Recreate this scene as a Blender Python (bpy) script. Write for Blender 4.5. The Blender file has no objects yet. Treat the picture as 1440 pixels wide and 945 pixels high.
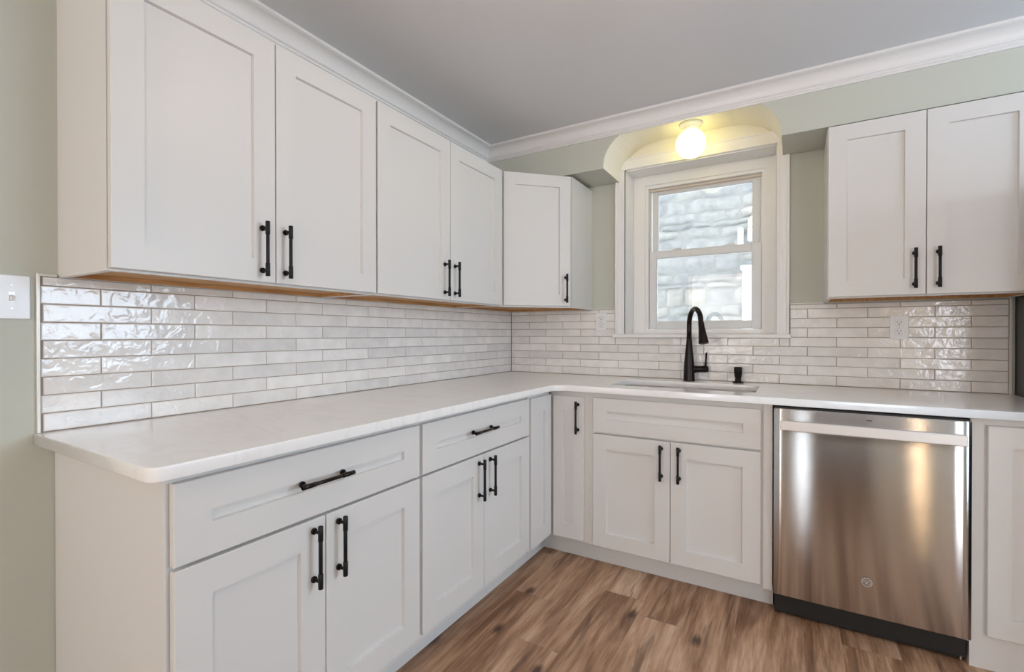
import bpy, bmesh, math, random
from mathutils import Vector, Matrix, noise
random.seed(7)
PI = math.pi
SC = bpy.context.scene
COL = SC.collection

# ------------------------------------------------------------------ camera
cam = bpy.data.cameras.new('camera')
cam.lens = 672.3 / 1440 * 36
cam.sensor_width = 36
cam.sensor_fit = 'HORIZONTAL'
cam.shift_y = 0.8 / 1440
cam.clip_start = 0.05
cam_o = bpy.data.objects.new('camera', cam)
COL.objects.link(cam_o)
cam_o.location = (1.7229, -2.8872, 1.1759)
cam_o.rotation_euler = (PI / 2 - 0.0055, 0, 0.5361)
SC.camera = cam_o

# ------------------------------------------------------------------ world, lights, exposure
SC.view_settings.view_transform = 'Standard'
SC.view_settings.look = 'None'
SC.view_settings.gamma = 1
SC.view_settings.use_curve_mapping = False
SC.view_settings.exposure = 0.10
world = bpy.data.worlds.new('sky')
SC.world = world
world.use_nodes = True
bg = world.node_tree.nodes['Background']
bg.inputs['Color'].default_value = (0.88, 0.94, 1.0, 1)
bg.inputs['Strength'].default_value = 4.2


def area(name, loc, rot, sx, sy, power, color, spread=PI):
    l = bpy.data.lights.new(name, 'AREA')
    l.shape = 'RECTANGLE'
    l.size, l.size_y = sx, sy
    l.energy = power
    l.color = color
    l.spread = spread
    o = bpy.data.objects.new(name, l)
    o.location = loc
    o.rotation_euler = rot
    COL.objects.link(o)
    return o


# daylight through side window and sidelight; far and rear lights are added fill
area('daylight_side_window', (4.16, -1.15, 1.52), (0, PI / 2, 0), 1.1, 1.5, 28, (0.50, 0.74, 1.0))
area('added_far_fill', (3.70, -5.14, 1.30), (PI / 2, 0, 0), 0.72, 1.58, 20, (0.90, 0.92, 1.0))  # made-up cool source, added to brighten the right side
area('added_warm_rear_fill', (0.70, -5.14, 1.45), (PI / 2, 0, 0), 1.06, 1.38, 9.5, (1.0, 0.62, 0.38))  # added warm fill from behind the camera, not daylight
area('daylight_sidelight', (1.735, -5.14, 1.2), (PI / 2, 0, 0), 0.14, 1.96, 0.40, (0.8, 0.9, 1.0))


def point(name, loc, power, color, r):
    l = bpy.data.lights.new(name, 'POINT')
    l.energy = power
    l.color = color
    l.shadow_soft_size = r
    o = bpy.data.objects.new(name, l)
    o.location = loc
    COL.objects.link(o)
    return o


# ------------------------------------------------------------------ materials
def newmat(name):
    m = bpy.data.materials.new(name)
    m.use_nodes = True
    nt = m.node_tree
    return m, nt, nt.nodes['Principled BSDF']


def mat(name, col, rough=0.5, metal=0.0, bump=0.0, bscale=200.0, spec=0.5, coat=0.0, var=0.0):
    m, nt, p = newmat(name)
    p.inputs['Base Color'].default_value = (*col, 1)
    p.inputs['Roughness'].default_value = rough
    p.inputs['Metallic'].default_value = metal
    p.inputs['Specular IOR Level'].default_value = spec
    p.inputs['Coat Weight'].default_value = coat
    tc = nt.nodes.new('ShaderNodeTexCoord')
    n = nt.nodes.new('ShaderNodeTexNoise')
    n.inputs['Scale'].default_value = bscale
    n.inputs['Detail'].default_value = 3
    nt.links.new(tc.outputs['Object'], n.inputs['Vector'])
    if bump > 0:
        b = nt.nodes.new('ShaderNodeBump')
        b.inputs['Strength'].default_value = bump
        b.inputs['Distance'].default_value = 0.001
        nt.links.new(n.outputs['Fac'], b.inputs['Height'])
        nt.links.new(b.outputs['Normal'], p.inputs['Normal'])
    if var > 0:
        mx = nt.nodes.new('ShaderNodeMix')
        mx.data_type = 'RGBA'
        mx.inputs['A'].default_value = (*[c * (1 - var) for c in col], 1)
        mx.inputs['B'].default_value = (*[min(1, c * (1 + var)) for c in col], 1)
        n2 = nt.nodes.new('ShaderNodeTexNoise')
        n2.inputs['Scale'].default_value = 3
        nt.links.new(tc.outputs['Object'], n2.inputs['Vector'])
        nt.links.new(n2.outputs['Fac'], mx.inputs['Factor'])
        nt.links.new(mx.outputs['Result'], p.inputs['Base Color'])
    return m


M_CAB = mat('cabinet_paint', (0.735, 0.72, 0.70), 0.38, bump=0.05, bscale=300, spec=0.45)
M_TRIM = mat('trim_paint', (0.82, 0.80, 0.79), 0.35, bump=0.05, bscale=150)
M_CASING = mat('window_paint', (0.92, 0.92, 0.92), 0.35, bump=0.05, bscale=150)
M_CEIL = mat('ceiling_paint', (0.72, 0.72, 0.74), 0.85, bump=0.15, bscale=120)
M_WALL = mat('sage_wall_paint', (0.585, 0.60, 0.53), 0.75, bump=0.15, bscale=140)
M_NICHE = mat('cream_niche_paint', (0.90, 0.87, 0.80), 0.6, bump=0.1, bscale=140)
M_BLACK = mat('black_metal', (0.006, 0.006, 0.006), 0.42, metal=0.0, spec=0.3)
M_BRONZE = mat('dark_bronze', (0.014, 0.008, 0.007), 0.22, metal=0.4, spec=0.35)
M_BLKPLASTIC = mat('black_plastic', (0.012, 0.012, 0.012), 0.5)
M_PLATE = mat('white_plastic', (0.86, 0.86, 0.87), 0.25)
M_SLOT = mat('slot_dark', (0.03, 0.03, 0.03), 0.6)
M_SCREW = mat('screw_metal', (0.55, 0.55, 0.55), 0.35, metal=0.7)
M_EDGE = mat('tile_edge_trim', (0.72, 0.70, 0.65), 0.35, metal=0.2)
M_GROUT = mat('brown_grout', (0.36, 0.28, 0.22), 0.9, bump=0.4, bscale=400)
M_SINK = mat('sink_steel', (0.62, 0.60, 0.58), 0.25, metal=1.0)
M_ALU = mat('brushed_aluminium', (0.80, 0.79, 0.78), 0.42, metal=1.0)
M_FRIDGE = mat('black_appliance', (0.008, 0.008, 0.010), 0.35)
M_TOE = mat('toe_kick_board', (0.72, 0.72, 0.71), 0.5, bump=0.1)
M_VINYL = mat('window_vinyl', (0.80, 0.82, 0.84), 0.4)
M_SASHWOOD = mat('sash_channel', (0.80, 0.71, 0.61), 0.5, bump=0.2, bscale=80)
M_DOORWOOD = mat('dark_brown_wood', (0.035, 0.02, 0.014), 0.4, bump=0.2, bscale=60)
M_DARKGAP = mat('recess_black', (0.01, 0.01, 0.01), 0.8)
M_REFLECTION = mat('reflection_white', (0.85, 0.87, 0.9), 0.5)  # for the added shapes that imitate reflections in the panes


def wood_under():
    m, nt, p = newmat('maple_plywood')
    p.inputs['Roughness'].default_value = 0.55
    tc = nt.nodes.new('ShaderNodeTexCoord')
    mp = nt.nodes.new('ShaderNodeMapping')
    mp.inputs['Scale'].default_value = (12, 1.2, 12)
    n = nt.nodes.new('ShaderNodeTexNoise')
    n.inputs['Scale'].default_value = 6
    n.inputs['Detail'].default_value = 6
    cr = nt.nodes.new('ShaderNodeValToRGB')
    cr.color_ramp.elements[0].color = (0.45, 0.22, 0.075, 1)
    cr.color_ramp.elements[0].position = 0.3
    cr.color_ramp.elements[1].color = (0.68, 0.40, 0.17, 1)
    cr.color_ramp.elements[1].position = 0.7
    L = nt.links.new
    L(tc.outputs['Object'], mp.inputs['Vector'])
    L(mp.outputs['Vector'], n.inputs['Vector'])
    L(n.outputs['Fac'], cr.inputs['Fac'])
    L(cr.outputs['Color'], p.inputs['Base Color'])
    return m


M_PLY = wood_under()


def tile_mat():
    m, nt, p = newmat('glazed_tile')
    N, L = nt.nodes.new, nt.links.new
    geo = N('ShaderNodeNewGeometry')
    tc = N('ShaderNodeTexCoord')
    cr = N('ShaderNodeValToRGB')
    e = cr.color_ramp.elements
    e[0].position, e[0].color = 0.0, (0.80, 0.785, 0.77, 1)
    e[1].position, e[1].color = 1.0, (0.93, 0.91, 0.89, 1)
    x = e.new(0.5)
    x.color = (0.87, 0.85, 0.83, 1)
    L(geo.outputs['Random Per Island'], cr.inputs['Fac'])
    # cloudy glaze variation
    n = N('ShaderNodeTexNoise')
    n.inputs['Scale'].default_value = 14
    n.inputs['Detail'].default_value = 5
    add = N('ShaderNodeVectorMath')
    add.operation = 'ADD'
    sc = N('ShaderNodeMath')
    sc.operation = 'MULTIPLY'
    sc.inputs[1].default_value = 37.0
    L(geo.outputs['Random Per Island'], sc.inputs[0])
    L(tc.outputs['Object'], add.inputs[0])
    L(sc.outputs[0], add.inputs[1])
    L(add.outputs[0], n.inputs['Vector'])
    mr = N('ShaderNodeMapRange')
    mr.inputs['From Min'].default_value = 0.3
    mr.inputs['From Max'].default_value = 0.7
    mr.inputs['To Min'].default_value = 0.93
    mr.inputs['To Max'].default_value = 1.06
    L(n.outputs['Fac'], mr.inputs['Value'])
    mul = N('ShaderNodeMix')
    mul.data_type = 'RGBA'
    mul.blend_type = 'MULTIPLY'
    mul.inputs['Factor'].default_value = 1
    L(cr.outputs['Color'], mul.inputs['A'])
    L(mr.outputs['Result'], mul.inputs['B'])
    L(mul.outputs['Result'], p.inputs['Base Color'])
    p.inputs['Roughness'].default_value = 0.09
    p.inputs['Specular IOR Level'].default_value = 0.6
    n2 = N('ShaderNodeTexNoise')
    n2.inputs['Scale'].default_value = 30
    n2.inputs['Detail'].default_value = 2.5
    n2.inputs['Distortion'].default_value = 0.6
    L(add.outputs[0], n2.inputs['Vector'])
    b = N('ShaderNodeBump')
    b.inputs['Strength'].default_value = 0.8
    b.inputs['Distance'].default_value = 0.003
    L(n2.outputs['Fac'], b.inputs['Height'])
    L(b.outputs['Normal'], p.inputs['Normal'])
    return m


M_TILE = tile_mat()


def quartz():
    m, nt, p = newmat('quartz_counter')
    N, L = nt.nodes.new, nt.links.new
    tc = N('ShaderNodeTexCoord')
    mp = N('ShaderNodeMapping')
    mp.inputs['Rotation'].default_value = (0, 0, 0.5)
    mp.inputs['Scale'].default_value = (1, 2.2, 1)
    n = N('ShaderNodeTexNoise')
    n.inputs['Scale'].default_value = 2.2
    n.inputs['Detail'].default_value = 8
    n.inputs['Distortion'].default_value = 1.2
    cr = N('ShaderNodeValToRGB')
    e = cr.color_ramp.elements
    e[0].position, e[0].color = 0.46, (0.93, 0.92, 0.905, 1)
    e[1].position, e[1].color = 0.54, (0.93, 0.92, 0.905, 1)
    x = e.new(0.5)
    x.color = (0.89, 0.88, 0.865, 1)
    L(tc.outputs['Object'], mp.inputs['Vector'])
    L(mp.outputs['Vector'], n.inputs['Vector'])
    L(n.outputs['Fac'], cr.inputs['Fac'])
    L(cr.outputs['Color'], p.inputs['Base Color'])
    p.inputs['Roughness'].default_value = 0.16
    p.inputs['Specular IOR Level'].default_value = 0.5
    return m


M_QUARTZ = quartz()


def floor_mat():
    m, nt, p = newmat('vinyl_plank_floor')
    N, L = nt.nodes.new, nt.links.new

    def math_(op, a, b=None, c=None):
        n = N('ShaderNodeMath')
        n.operation = op
        for i, v in enumerate((a, b, c)):
            if v is None:
                continue
            if isinstance(v, (int, float)):
                n.inputs[i].default_value = v
            else:
                L(v, n.inputs[i])
        return n.outputs[0]
    tc = N('ShaderNodeTexCoord')
    sep = N('ShaderNodeSeparateXYZ')
    L(tc.outputs['Object'], sep.inputs[0])
    W, LEN = 0.18, 1.22
    ix = math_('FLOOR', math_('DIVIDE', math_('ADD', sep.outputs['X'], 0.045), W))
    wn = N('ShaderNodeTexWhiteNoise')
    wn.noise_dimensions = '1D'
    L(ix, wn.inputs['W'])
    yy = math_('ADD', sep.outputs['Y'], math_('MULTIPLY', wn.outputs['Value'], 3.7))
    iy = math_('FLOOR', math_('DIVIDE', yy, LEN))
    wn2 = N('ShaderNodeTexWhiteNoise')
    wn2.noise_dimensions = '2D'
    cmb = N('ShaderNodeCombineXYZ')
    L(ix, cmb.inputs[0])
    L(iy, cmb.inputs[1])
    L(cmb.outputs[0], wn2.inputs['Vector'])
    rnd = wn2.outputs['Value']
    # seam masks
    fx = math_('FRACT', math_('DIVIDE', math_('ADD', sep.outputs['X'], 0.045), W))
    fy = math_('FRACT', math_('DIVIDE', yy, LEN))
    sx = math_('LESS_THAN', math_('MINIMUM', fx, math_('SUBTRACT', 1.0, fx)), 0.005)
    sy = math_('LESS_THAN', math_('MINIMUM', fy, math_('SUBTRACT', 1.0, fy)), 0.0009)
    seam = math_('MAXIMUM', sx, sy)
    # grain coordinates: stretched along the plank, offset per plank
    gv = N('ShaderNodeCombineXYZ')
    L(math_('ADD', sep.outputs['X'], math_('MULTIPLY', rnd, 11.0)), gv.inputs[0])
    L(math_('MULTIPLY', math_('ADD', yy, math_('MULTIPLY', rnd, 23.0)), 0.14), gv.inputs[1])

    def nz(scale, detail, dist, rough=0.55):
        n = N('ShaderNodeTexNoise')
        n.inputs['Scale'].default_value = scale
        n.inputs['Detail'].default_value = detail
        n.inputs['Distortion'].default_value = dist
        n.inputs['Roughness'].default_value = rough
        L(gv.outputs[0], n.inputs['Vector'])
        return n.outputs['Fac']
    big = nz(8, 4, 0.8)
    gv2 = N('ShaderNodeCombineXYZ')
    L(math_('ADD', sep.outputs['X'], math_('MULTIPLY', rnd, 11.0)), gv2.inputs[0])
    L(math_('MULTIPLY', math_('ADD', yy, math_('MULTIPLY', rnd, 23.0)), 0.075), gv2.inputs[1])
    gv = gv2
    fine = nz(120, 5, 0.0, 0.6)
    mid = nz(30, 4, 0.25, 0.6)
    gv3 = N('ShaderNodeCombineXYZ')
    L(math_('ADD', sep.outputs['X'], math_('MULTIPLY', rnd, 11.0)), gv3.inputs[0])
    L(math_('MULTIPLY', yy, 0.12), gv3.inputs[1])
    gv = gv3
    pore = nz(420, 3, 0.0, 0.6)
    gv = gv2
    cr = N('ShaderNodeValToRGB')
    e = cr.color_ramp.elements
    e[0].position, e[0].color = 0.33, (0.115, 0.050, 0.023, 1)
    e[1].position, e[1].color = 0.68, (0.76, 0.55, 0.385, 1)
    a = e.new(0.445)
    a.color = (0.27, 0.138, 0.073, 1)
    b_ = e.new(0.535)
    b_.color = (0.48, 0.285, 0.172, 1)
    v = math_('ADD', math_('ADD', math_('MULTIPLY', big, 0.55), math_('MULTIPLY', mid, 0.25)), math_('ADD', math_('MULTIPLY', fine, 0.16), math_('MULTIPLY', pore, 0.04)))
    v = math_('ADD', v, math_('MULTIPLY', math_('SUBTRACT', rnd, 0.5), 0.045))
    L(v, cr.inputs['Fac'])
    # knots: sparse voronoi cells stretched along the plank
    kv = N('ShaderNodeCombineXYZ')
    L(math_('MULTIPLY', math_('ADD', sep.outputs['X'], math_('MULTIPLY', rnd, 3.0)), 3.6), kv.inputs[0])
    L(math_('MULTIPLY', yy, 1.9), kv.inputs[1])
    vo = N('ShaderNodeTexVoronoi')
    vo.inputs['Scale'].default_value = 1.0
    vo.voronoi_dimensions = '2D'
    L(kv.outputs[0], vo.inputs['Vector'])
    kd = math_('ADD', vo.outputs['Distance'], math_('MULTIPLY', math_('SUBTRACT', fine, 0.5), 0.12))
    kn = N('ShaderNodeMapRange')
    kn.inputs['From Min'].default_value = 0.03
    kn.inputs['From Max'].default_value = 0.10
    kn.inputs['To Min'].default_value = 0.95
    kn.inputs['To Max'].default_value = 0.0
    L(kd, kn.inputs['Value'])
    # dark long streaks
    st = N('ShaderNodeMapRange')
    st.inputs['From Min'].default_value = 0.60
    st.inputs['From Max'].default_value = 0.68
    st.inputs['To Min'].default_value = 0.0
    st.inputs['To Max'].default_value = 0.55
    L(nz(24, 4, 0.6), st.inputs['Value'])
    dk = N('ShaderNodeMix')
    dk.data_type = 'RGBA'
    dk.inputs['B'].default_value = (0.075, 0.035, 0.02, 1)
    L(math_('MAXIMUM', kn.outputs['Result'], st.outputs['Result']), dk.inputs['Factor'])
    L(cr.outputs['Color'], dk.inputs['A'])
    sm = N('ShaderNodeMix')
    sm.data_type = 'RGBA'
    sm.inputs['B'].default_value = (0.08, 0.05, 0.035, 1)
    L(math_('MULTIPLY', seam, 0.30), sm.inputs['Factor'])
    L(dk.outputs['Result'], sm.inputs['A'])
    L(sm.outputs['Result'], p.inputs['Base Color'])
    p.inputs['Roughness'].default_value = 0.42
    bp = N('ShaderNodeBump')
    bp.inputs['Strength'].default_value = 0.25
    bp.inputs['Distance'].default_value = 0.001
    L(pore, bp.inputs['Height'])
    L(bp.outputs['Normal'], p.inputs['Normal'])
    return m


M_FLOOR = floor_mat()


def steel_mat():
    m, nt, p = newmat('brushed_stainless')
    N, L = nt.nodes.new, nt.links.new
    p.inputs['Base Color'].default_value = (0.66, 0.64, 0.62, 1)
    p.inputs['Metallic'].default_value = 1
    p.inputs['Roughness'].default_value = 0.27
    tc = N('ShaderNodeTexCoord')
    mp = N('ShaderNodeMapping')
    mp.inputs['Scale'].default_value = (3, 3, 700)
    n = N('ShaderNodeTexNoise')
    n.inputs['Scale'].default_value = 1.5
    n.inputs['Detail'].default_value = 2
    L(tc.outputs['Object'], mp.inputs['Vector'])
    L(mp.outputs['Vector'], n.inputs['Vector'])
    mr = N('ShaderNodeMapRange')
    mr.inputs['To Min'].default_value = 0.08
    mr.inputs['To Max'].default_value = 0.10
    L(n.outputs['Fac'], mr.inputs['Value'])
    # horizontal brush lines far finer than a pixel: the normal tips up and down only
    geo = N('ShaderNodeNewGeometry')
    total = None
    for k in (1.0, 1.7):
        sc = N('ShaderNodeVectorMath')
        sc.operation = 'SCALE'
        sc.inputs['Scale'].default_value = 5000.0 * k
        L(geo.outputs['Position'], sc.inputs[0])
        w = N('ShaderNodeTexWhiteNoise')
        w.noise_dimensions = '3D'
        L(sc.outputs[0], w.inputs['Vector'])
        total = w.outputs['Value'] if total is None else (total, w.outputs['Value'])
    ad = N('ShaderNodeMath')
    ad.operation = 'ADD'
    L(total[0], ad.inputs[0])
    L(total[1], ad.inputs[1])
    m2 = N('ShaderNodeMapRange')
    m2.inputs['From Max'].default_value = 2.0
    m2.inputs['To Min'].default_value = -0.42
    m2.inputs['To Max'].default_value = 0.42
    L(ad.outputs[0], m2.inputs['Value'])
    cx = N('ShaderNodeCombineXYZ')
    L(m2.outputs['Result'], cx.inputs['Z'])
    va = N('ShaderNodeVectorMath')
    va.operation = 'ADD'
    L(geo.outputs['Normal'], va.inputs[0])
    L(cx.outputs[0], va.inputs[1])
    nn = N('ShaderNodeVectorMath')
    nn.operation = 'NORMALIZE'
    L(va.outputs[0], nn.inputs[0])
    gl = N('ShaderNodeBsdfAnisotropic')
    gl.distribution = 'BECKMANN'
    gl.inputs['Color'].default_value = (0.66, 0.655, 0.65, 1)
    L(mr.outputs['Result'], gl.inputs['Roughness'])
    L(nn.outputs[0], gl.inputs['Normal'])
    outn = [q for q in nt.nodes if q.type == 'OUTPUT_MATERIAL'][0]
    L(gl.outputs[0], outn.inputs['Surface'])
    nt.nodes.remove(p)
    return m


M_STEEL = steel_mat()


def glass_mat():
    m = bpy.data.materials.new('window_glass')
    m.use_nodes = True
    nt = m.node_tree
    nt.nodes.clear()
    N, L = nt.nodes.new, nt.links.new
    o = N('ShaderNodeOutputMaterial')
    t = N('ShaderNodeBsdfTransparent')
    t.inputs['Color'].default_value = (0.96, 0.98, 0.985, 1)
    g = N('ShaderNodeBsdfGlossy')
    g.inputs['Roughness'].default_value = 0.02
    fr = N('ShaderNodeFresnel')
    fr.inputs['IOR'].default_value = 1.45
    mx = N('ShaderNodeMixShader')
    L(fr.outputs[0], mx.inputs[0])
    L(t.outputs[0], mx.inputs[1])
    L(g.outputs[0], mx.inputs[2])
    L(mx.outputs[0], o.inputs['Surface'])
    return m


M_GLASS = glass_mat()


def emis(name, col, s):
    m, nt, p = newmat(name)
    p.inputs['Base Color'].default_value = (0.9, 0.88, 0.8, 1)
    p.inputs['Roughness'].default_value = 0.15
    p.inputs['Emission Color'].default_value = (*col, 1)
    p.inputs['Emission Strength'].default_value = s
    return m


M_GLOBE = emis('lit_globe_glass', (1.0, 0.86, 0.27), 3.2)
M_GLOBE2 = emis('lit_ceiling_globe', (1.0, 0.75, 0.54), 16.0)
M_GLOBE3 = emis('lit_rear_globe', (1.0, 0.76, 0.55), 60.0)
M_SCONCE = emis('lit_wall_lamp_glass', (1.0, 0.66, 0.36), 20.0)


def stone_mat():
    m, nt, p = newmat('field_stone')
    N, L = nt.nodes.new, nt.links.new
    geo = N('ShaderNodeNewGeometry')
    cr = N('ShaderNodeValToRGB')
    e = cr.color_ramp.elements
    e[0].position, e[0].color = 0.0, (0.235, 0.24, 0.245, 1)
    e[1].position, e[1].color = 1.0, (0.31, 0.295, 0.27, 1)
    for pos, c in ((0.3, (0.265, 0.263, 0.262, 1)), (0.6, (0.285, 0.285, 0.275, 1))):
        x = e.new(pos)
        x.color = c
    L(geo.outputs['Random Per Island'], cr.inputs['Fac'])
    tc = N('ShaderNodeTexCoord')
    n = N('ShaderNodeTexNoise')
    n.inputs['Scale'].default_value = 14
    n.inputs['Detail'].default_value = 8
    L(tc.outputs['Object'], n.inputs['Vector'])
    mx = N('ShaderNodeMix')
    mx.data_type = 'RGBA'
    mx.blend_type = 'SOFT_LIGHT'
    mx.inputs['Factor'].default_value = 0.5
    L(cr.outputs['Color'], mx.inputs['A'])
    L(n.outputs['Fac'], mx.inputs['B'])
    L(mx.outputs['Result'], p.inputs['Base Color'])
    p.inputs['Roughness'].default_value = 0.9
    b = N('ShaderNodeBump')
    b.inputs['Strength'].default_value = 0.7
    b.inputs['Distance'].default_value = 0.012
    L(n.outputs['Fac'], b.inputs['Height'])
    L(b.outputs['Normal'], p.inputs['Normal'])
    return m


M_STONE = stone_mat()
M_MORTAR = mat('mortar', (0.26, 0.255, 0.25), 0.95, bump=0.6, bscale=60)


# ------------------------------------------------------------------ mesh helpers (world coordinates)
class MB:
    def __init__(self):
        self.bm = bmesh.new()

    def add(self, verts, faces, mi=0):
        vs = [self.bm.verts.new(v) for v in verts]
        out = []
        for f in faces:
            try:
                ff = self.bm.faces.new([vs[i] for i in f])
                ff.material_index = mi
                out.append(ff)
            except ValueError:
                pass
        return vs, out

    def box(self, x0, y0, z0, x1, y1, z1, bv=0.0, seg=1, mi=0, M=None):
        x0, x1 = sorted((x0, x1))
        y0, y1 = sorted((y0, y1))
        z0, z1 = sorted((z0, z1))
        t = bmesh.new()
        vs = [t.verts.new(v) for v in ((x0, y0, z0), (x1, y0, z0), (x1, y1, z0), (x0, y1, z0),
                                       (x0, y0, z1), (x1, y0, z1), (x1, y1, z1), (x0, y1, z1))]
        for f in ((3, 2, 1, 0), (4, 5, 6, 7), (0, 1, 5, 4), (1, 2, 6, 5), (2, 3, 7, 6), (3, 0, 4, 7)):
            t.faces.new([vs[i] for i in f])
        if bv > 0:
            bmesh.ops.bevel(t, geom=t.edges[:], offset=bv, segments=seg, affect='EDGES', profile=0.5)
        self.merge(t, mi, M)

    def merge(self, t, mi=0, M=None):
        if M is not None:
            bmesh.ops.transform(t, matrix=M, verts=t.verts[:])
        vm = {v: self.bm.verts.new(v.co) for v in t.verts}
        for f in t.faces:
            nf = self.bm.faces.new([vm[v] for v in f.verts])
            nf.material_index = mi
            nf.smooth = f.smooth
        t.free()

    def lathe(self, prof, center, axis=(0, 0, 1), n=32, mi=0, smooth=True):
        """prof: (radius, height along axis)"""
        q = Vector((0, 0, 1)).rotation_difference(Vector(axis).normalized())
        c = Vector(center)
        rings = []
        for r, h in prof:
            if r < 1e-6:
                rings.append([self.bm.verts.new(c + q @ Vector((0, 0, h)))])
            else:
                rings.append([self.bm.verts.new(c + q @ Vector((r * math.cos(2 * PI * i / n), r * math.sin(2 * PI * i / n), h))) for i in range(n)])
        for a, b in zip(rings, rings[1:]):
            for i in range(n):
                j = (i + 1) % n
                if len(a) == 1 and len(b) == 1:
                    continue
                if len(a) == 1:
                    f = self.bm.faces.new((a[0], b[i], b[j]))
                elif len(b) == 1:
                    f = self.bm.faces.new((a[i], a[j], b[0]))
                else:
                    f = self.bm.faces.new((a[i], a[j], b[j], b[i]))
                f.smooth = smooth
                f.material_index = mi
        for r in (rings[0], rings[-1]):
            if len(r) > 1:
                f = self.bm.faces.new(r)
                f.material_index = mi

    def cyl(self, p0, p1, r, n=20, bv=0.0, mi=0):
        p0, p1 = Vector(p0), Vector(p1)
        d = (p1 - p0).length
        if bv:
            prof = [(r - bv, 0), (r, bv), (r, d - bv), (r - bv, d)]
        else:
            prof = [(r, 0), (r, d)]
        self.lathe(prof, p0, p1 - p0, n, mi)

    def tube(self, pts, radii, n=16, mi=0):
        pts = [Vector(p) for p in pts]
        rings = []
        up = Vector((0, 0, 1))
        prev = None
        for i, p in enumerate(pts):
            t = (pts[min(i + 1, len(pts) - 1)] - pts[max(i - 1, 0)]).normalized()
            if prev is None:
                a = t.orthogonal().normalized()
            else:
                a = (prev - t * prev.dot(t)).normalized()
            prev = a
            b = t.cross(a)
            r = radii[i] if isinstance(radii, (list, tuple)) else radii
            rings.append([self.bm.verts.new(p + r * (a * math.cos(2 * PI * k / n) + b * math.sin(2 * PI * k / n))) for k in range(n)])
        for a, b in zip(rings, rings[1:]):
            for k in range(n):
                f = self.bm.faces.new((a[k], a[(k + 1) % n], b[(k + 1) % n], b[k]))
                f.smooth = True
                f.material_index = mi
        self.bm.faces.new(rings[0]).material_index = mi
        self.bm.faces.new(rings[-1]).material_index = mi

    def prism(self, pts2, f0, f1, mp, mi=0, side_mi=None):
        """extrude 2D outline; mp(a, b, depth) -> world"""
        n = len(pts2)
        A = [self.bm.verts.new(mp(a, b, f0)) for a, b in pts2]
        B = [self.bm.verts.new(mp(a, b, f1)) for a, b in pts2]
        self.bm.faces.new(A).material_index = mi
        self.bm.faces.new(B[::-1]).material_index = mi
        for i in range(n):
            j = (i + 1) % n
            f = self.bm.faces.new((A[i], A[j], B[j], B[i]))
            f.material_index = mi if side_mi is None else side_mi(pts2[i], pts2[j])

    def obj(self, name, mats, parent=None, smooth=False, recalc=True):
        if recalc:
            bmesh.ops.recalc_face_normals(self.bm, faces=self.bm.faces[:])
        me = bpy.data.meshes.new(name)
        off = Vector((0, 0, 0))
        p = parent
        while p is not None:
            off += Vector(p.location)
            p = p.parent
        loc = Vector((0, 0, 0))
        if parent is None:
            # origin at the base centre
            xs = [v.co for v in self.bm.verts]
            lo = Vector((min(v.x for v in xs), min(v.y for v in xs), min(v.z for v in xs)))
            hi = Vector((max(v.x for v in xs), max(v.y for v in xs), max(v.z for v in xs)))
            loc = Vector(((lo.x + hi.x) / 2, (lo.y + hi.y) / 2, lo.z))
            off = loc
        bmesh.ops.translate(self.bm, verts=self.bm.verts[:], vec=-off)
        self.bm.to_mesh(me)
        self.bm.free()
        if not isinstance(mats, (list, tuple)):
            mats = [mats]
        for m in mats:
            me.materials.append(m)
        o = bpy.data.objects.new(name, me)
        o.location = loc
        COL.objects.link(o)
        if parent is not None:
            o.parent = parent
        return o


def tag(o, label=None, cat=None, group=None, kind=None):
    if label:
        o['label'] = label
    if cat:
        o['category'] = cat
    if group:
        o['group'] = group
    if kind:
        o['kind'] = kind
    return o


def thing(name, label, cat, loc, group=None, kind=None):
    o = bpy.data.objects.new(name, None)
    o.empty_display_size = 0.05
    o.location = loc
    COL.objects.link(o)
    return tag(o, label, cat, group, kind)


def struct(mb, name, mats, label, cat):
    return tag(mb.obj(name, mats), label, cat, kind='structure')


# ------------------------------------------------------------------ constants of the room
H = 2.365          # ceiling
RX, RY = 4.2, -5.2  # right wall, rear wall
SY, SZ = -0.30, 2.11  # soffit face and underside
WX0, WX1, WZ0, WZ1 = 0.818, 1.635, 1.174, 2.177  # window reveal

# ------------------------------------------------------------------ room shell
b = MB()
b.box(-0.2, RY - 0.2, -0.1, RX + 0.2, 0.34, 0)
struct(b, 'floor', M_FLOOR, 'brown wood-look vinyl plank floor running toward the sink wall', 'floor')
b = MB()
b.box(-0.2, RY - 0.2, H, RX + 0.2, 0.34, H + 0.12)
struct(b, 'ceiling', M_CEIL, 'flat pale grey painted ceiling above the white crown moulding', 'ceiling')
b = MB()
b.box(-0.2, RY - 0.2, 0, 0, 0.34, H)
struct(b, 'wall_left', M_WALL, 'sage green wall behind the long run of cabinets', 'wall')
b = MB()
b.box(0, 0, 0, WX0, 0.34, H)
b.box(WX1, 0, 0, RX, 0.34, H)
b.box(WX0, 0, 0, WX1, 0.34, WZ0 - 0.02)
b.box(WX0, 0, WZ1, WX1, 0.34, H, mi=1)
b.box(0.765, -0.0015, SZ, WX0, 0, H, mi=1)
b.box(WX1, -0.0015, SZ, 1.685, 0, H, mi=1)
struct(b, 'wall_back', [M_WALL, M_NICHE], 'sage green wall around the window above the sink', 'wall')

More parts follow.
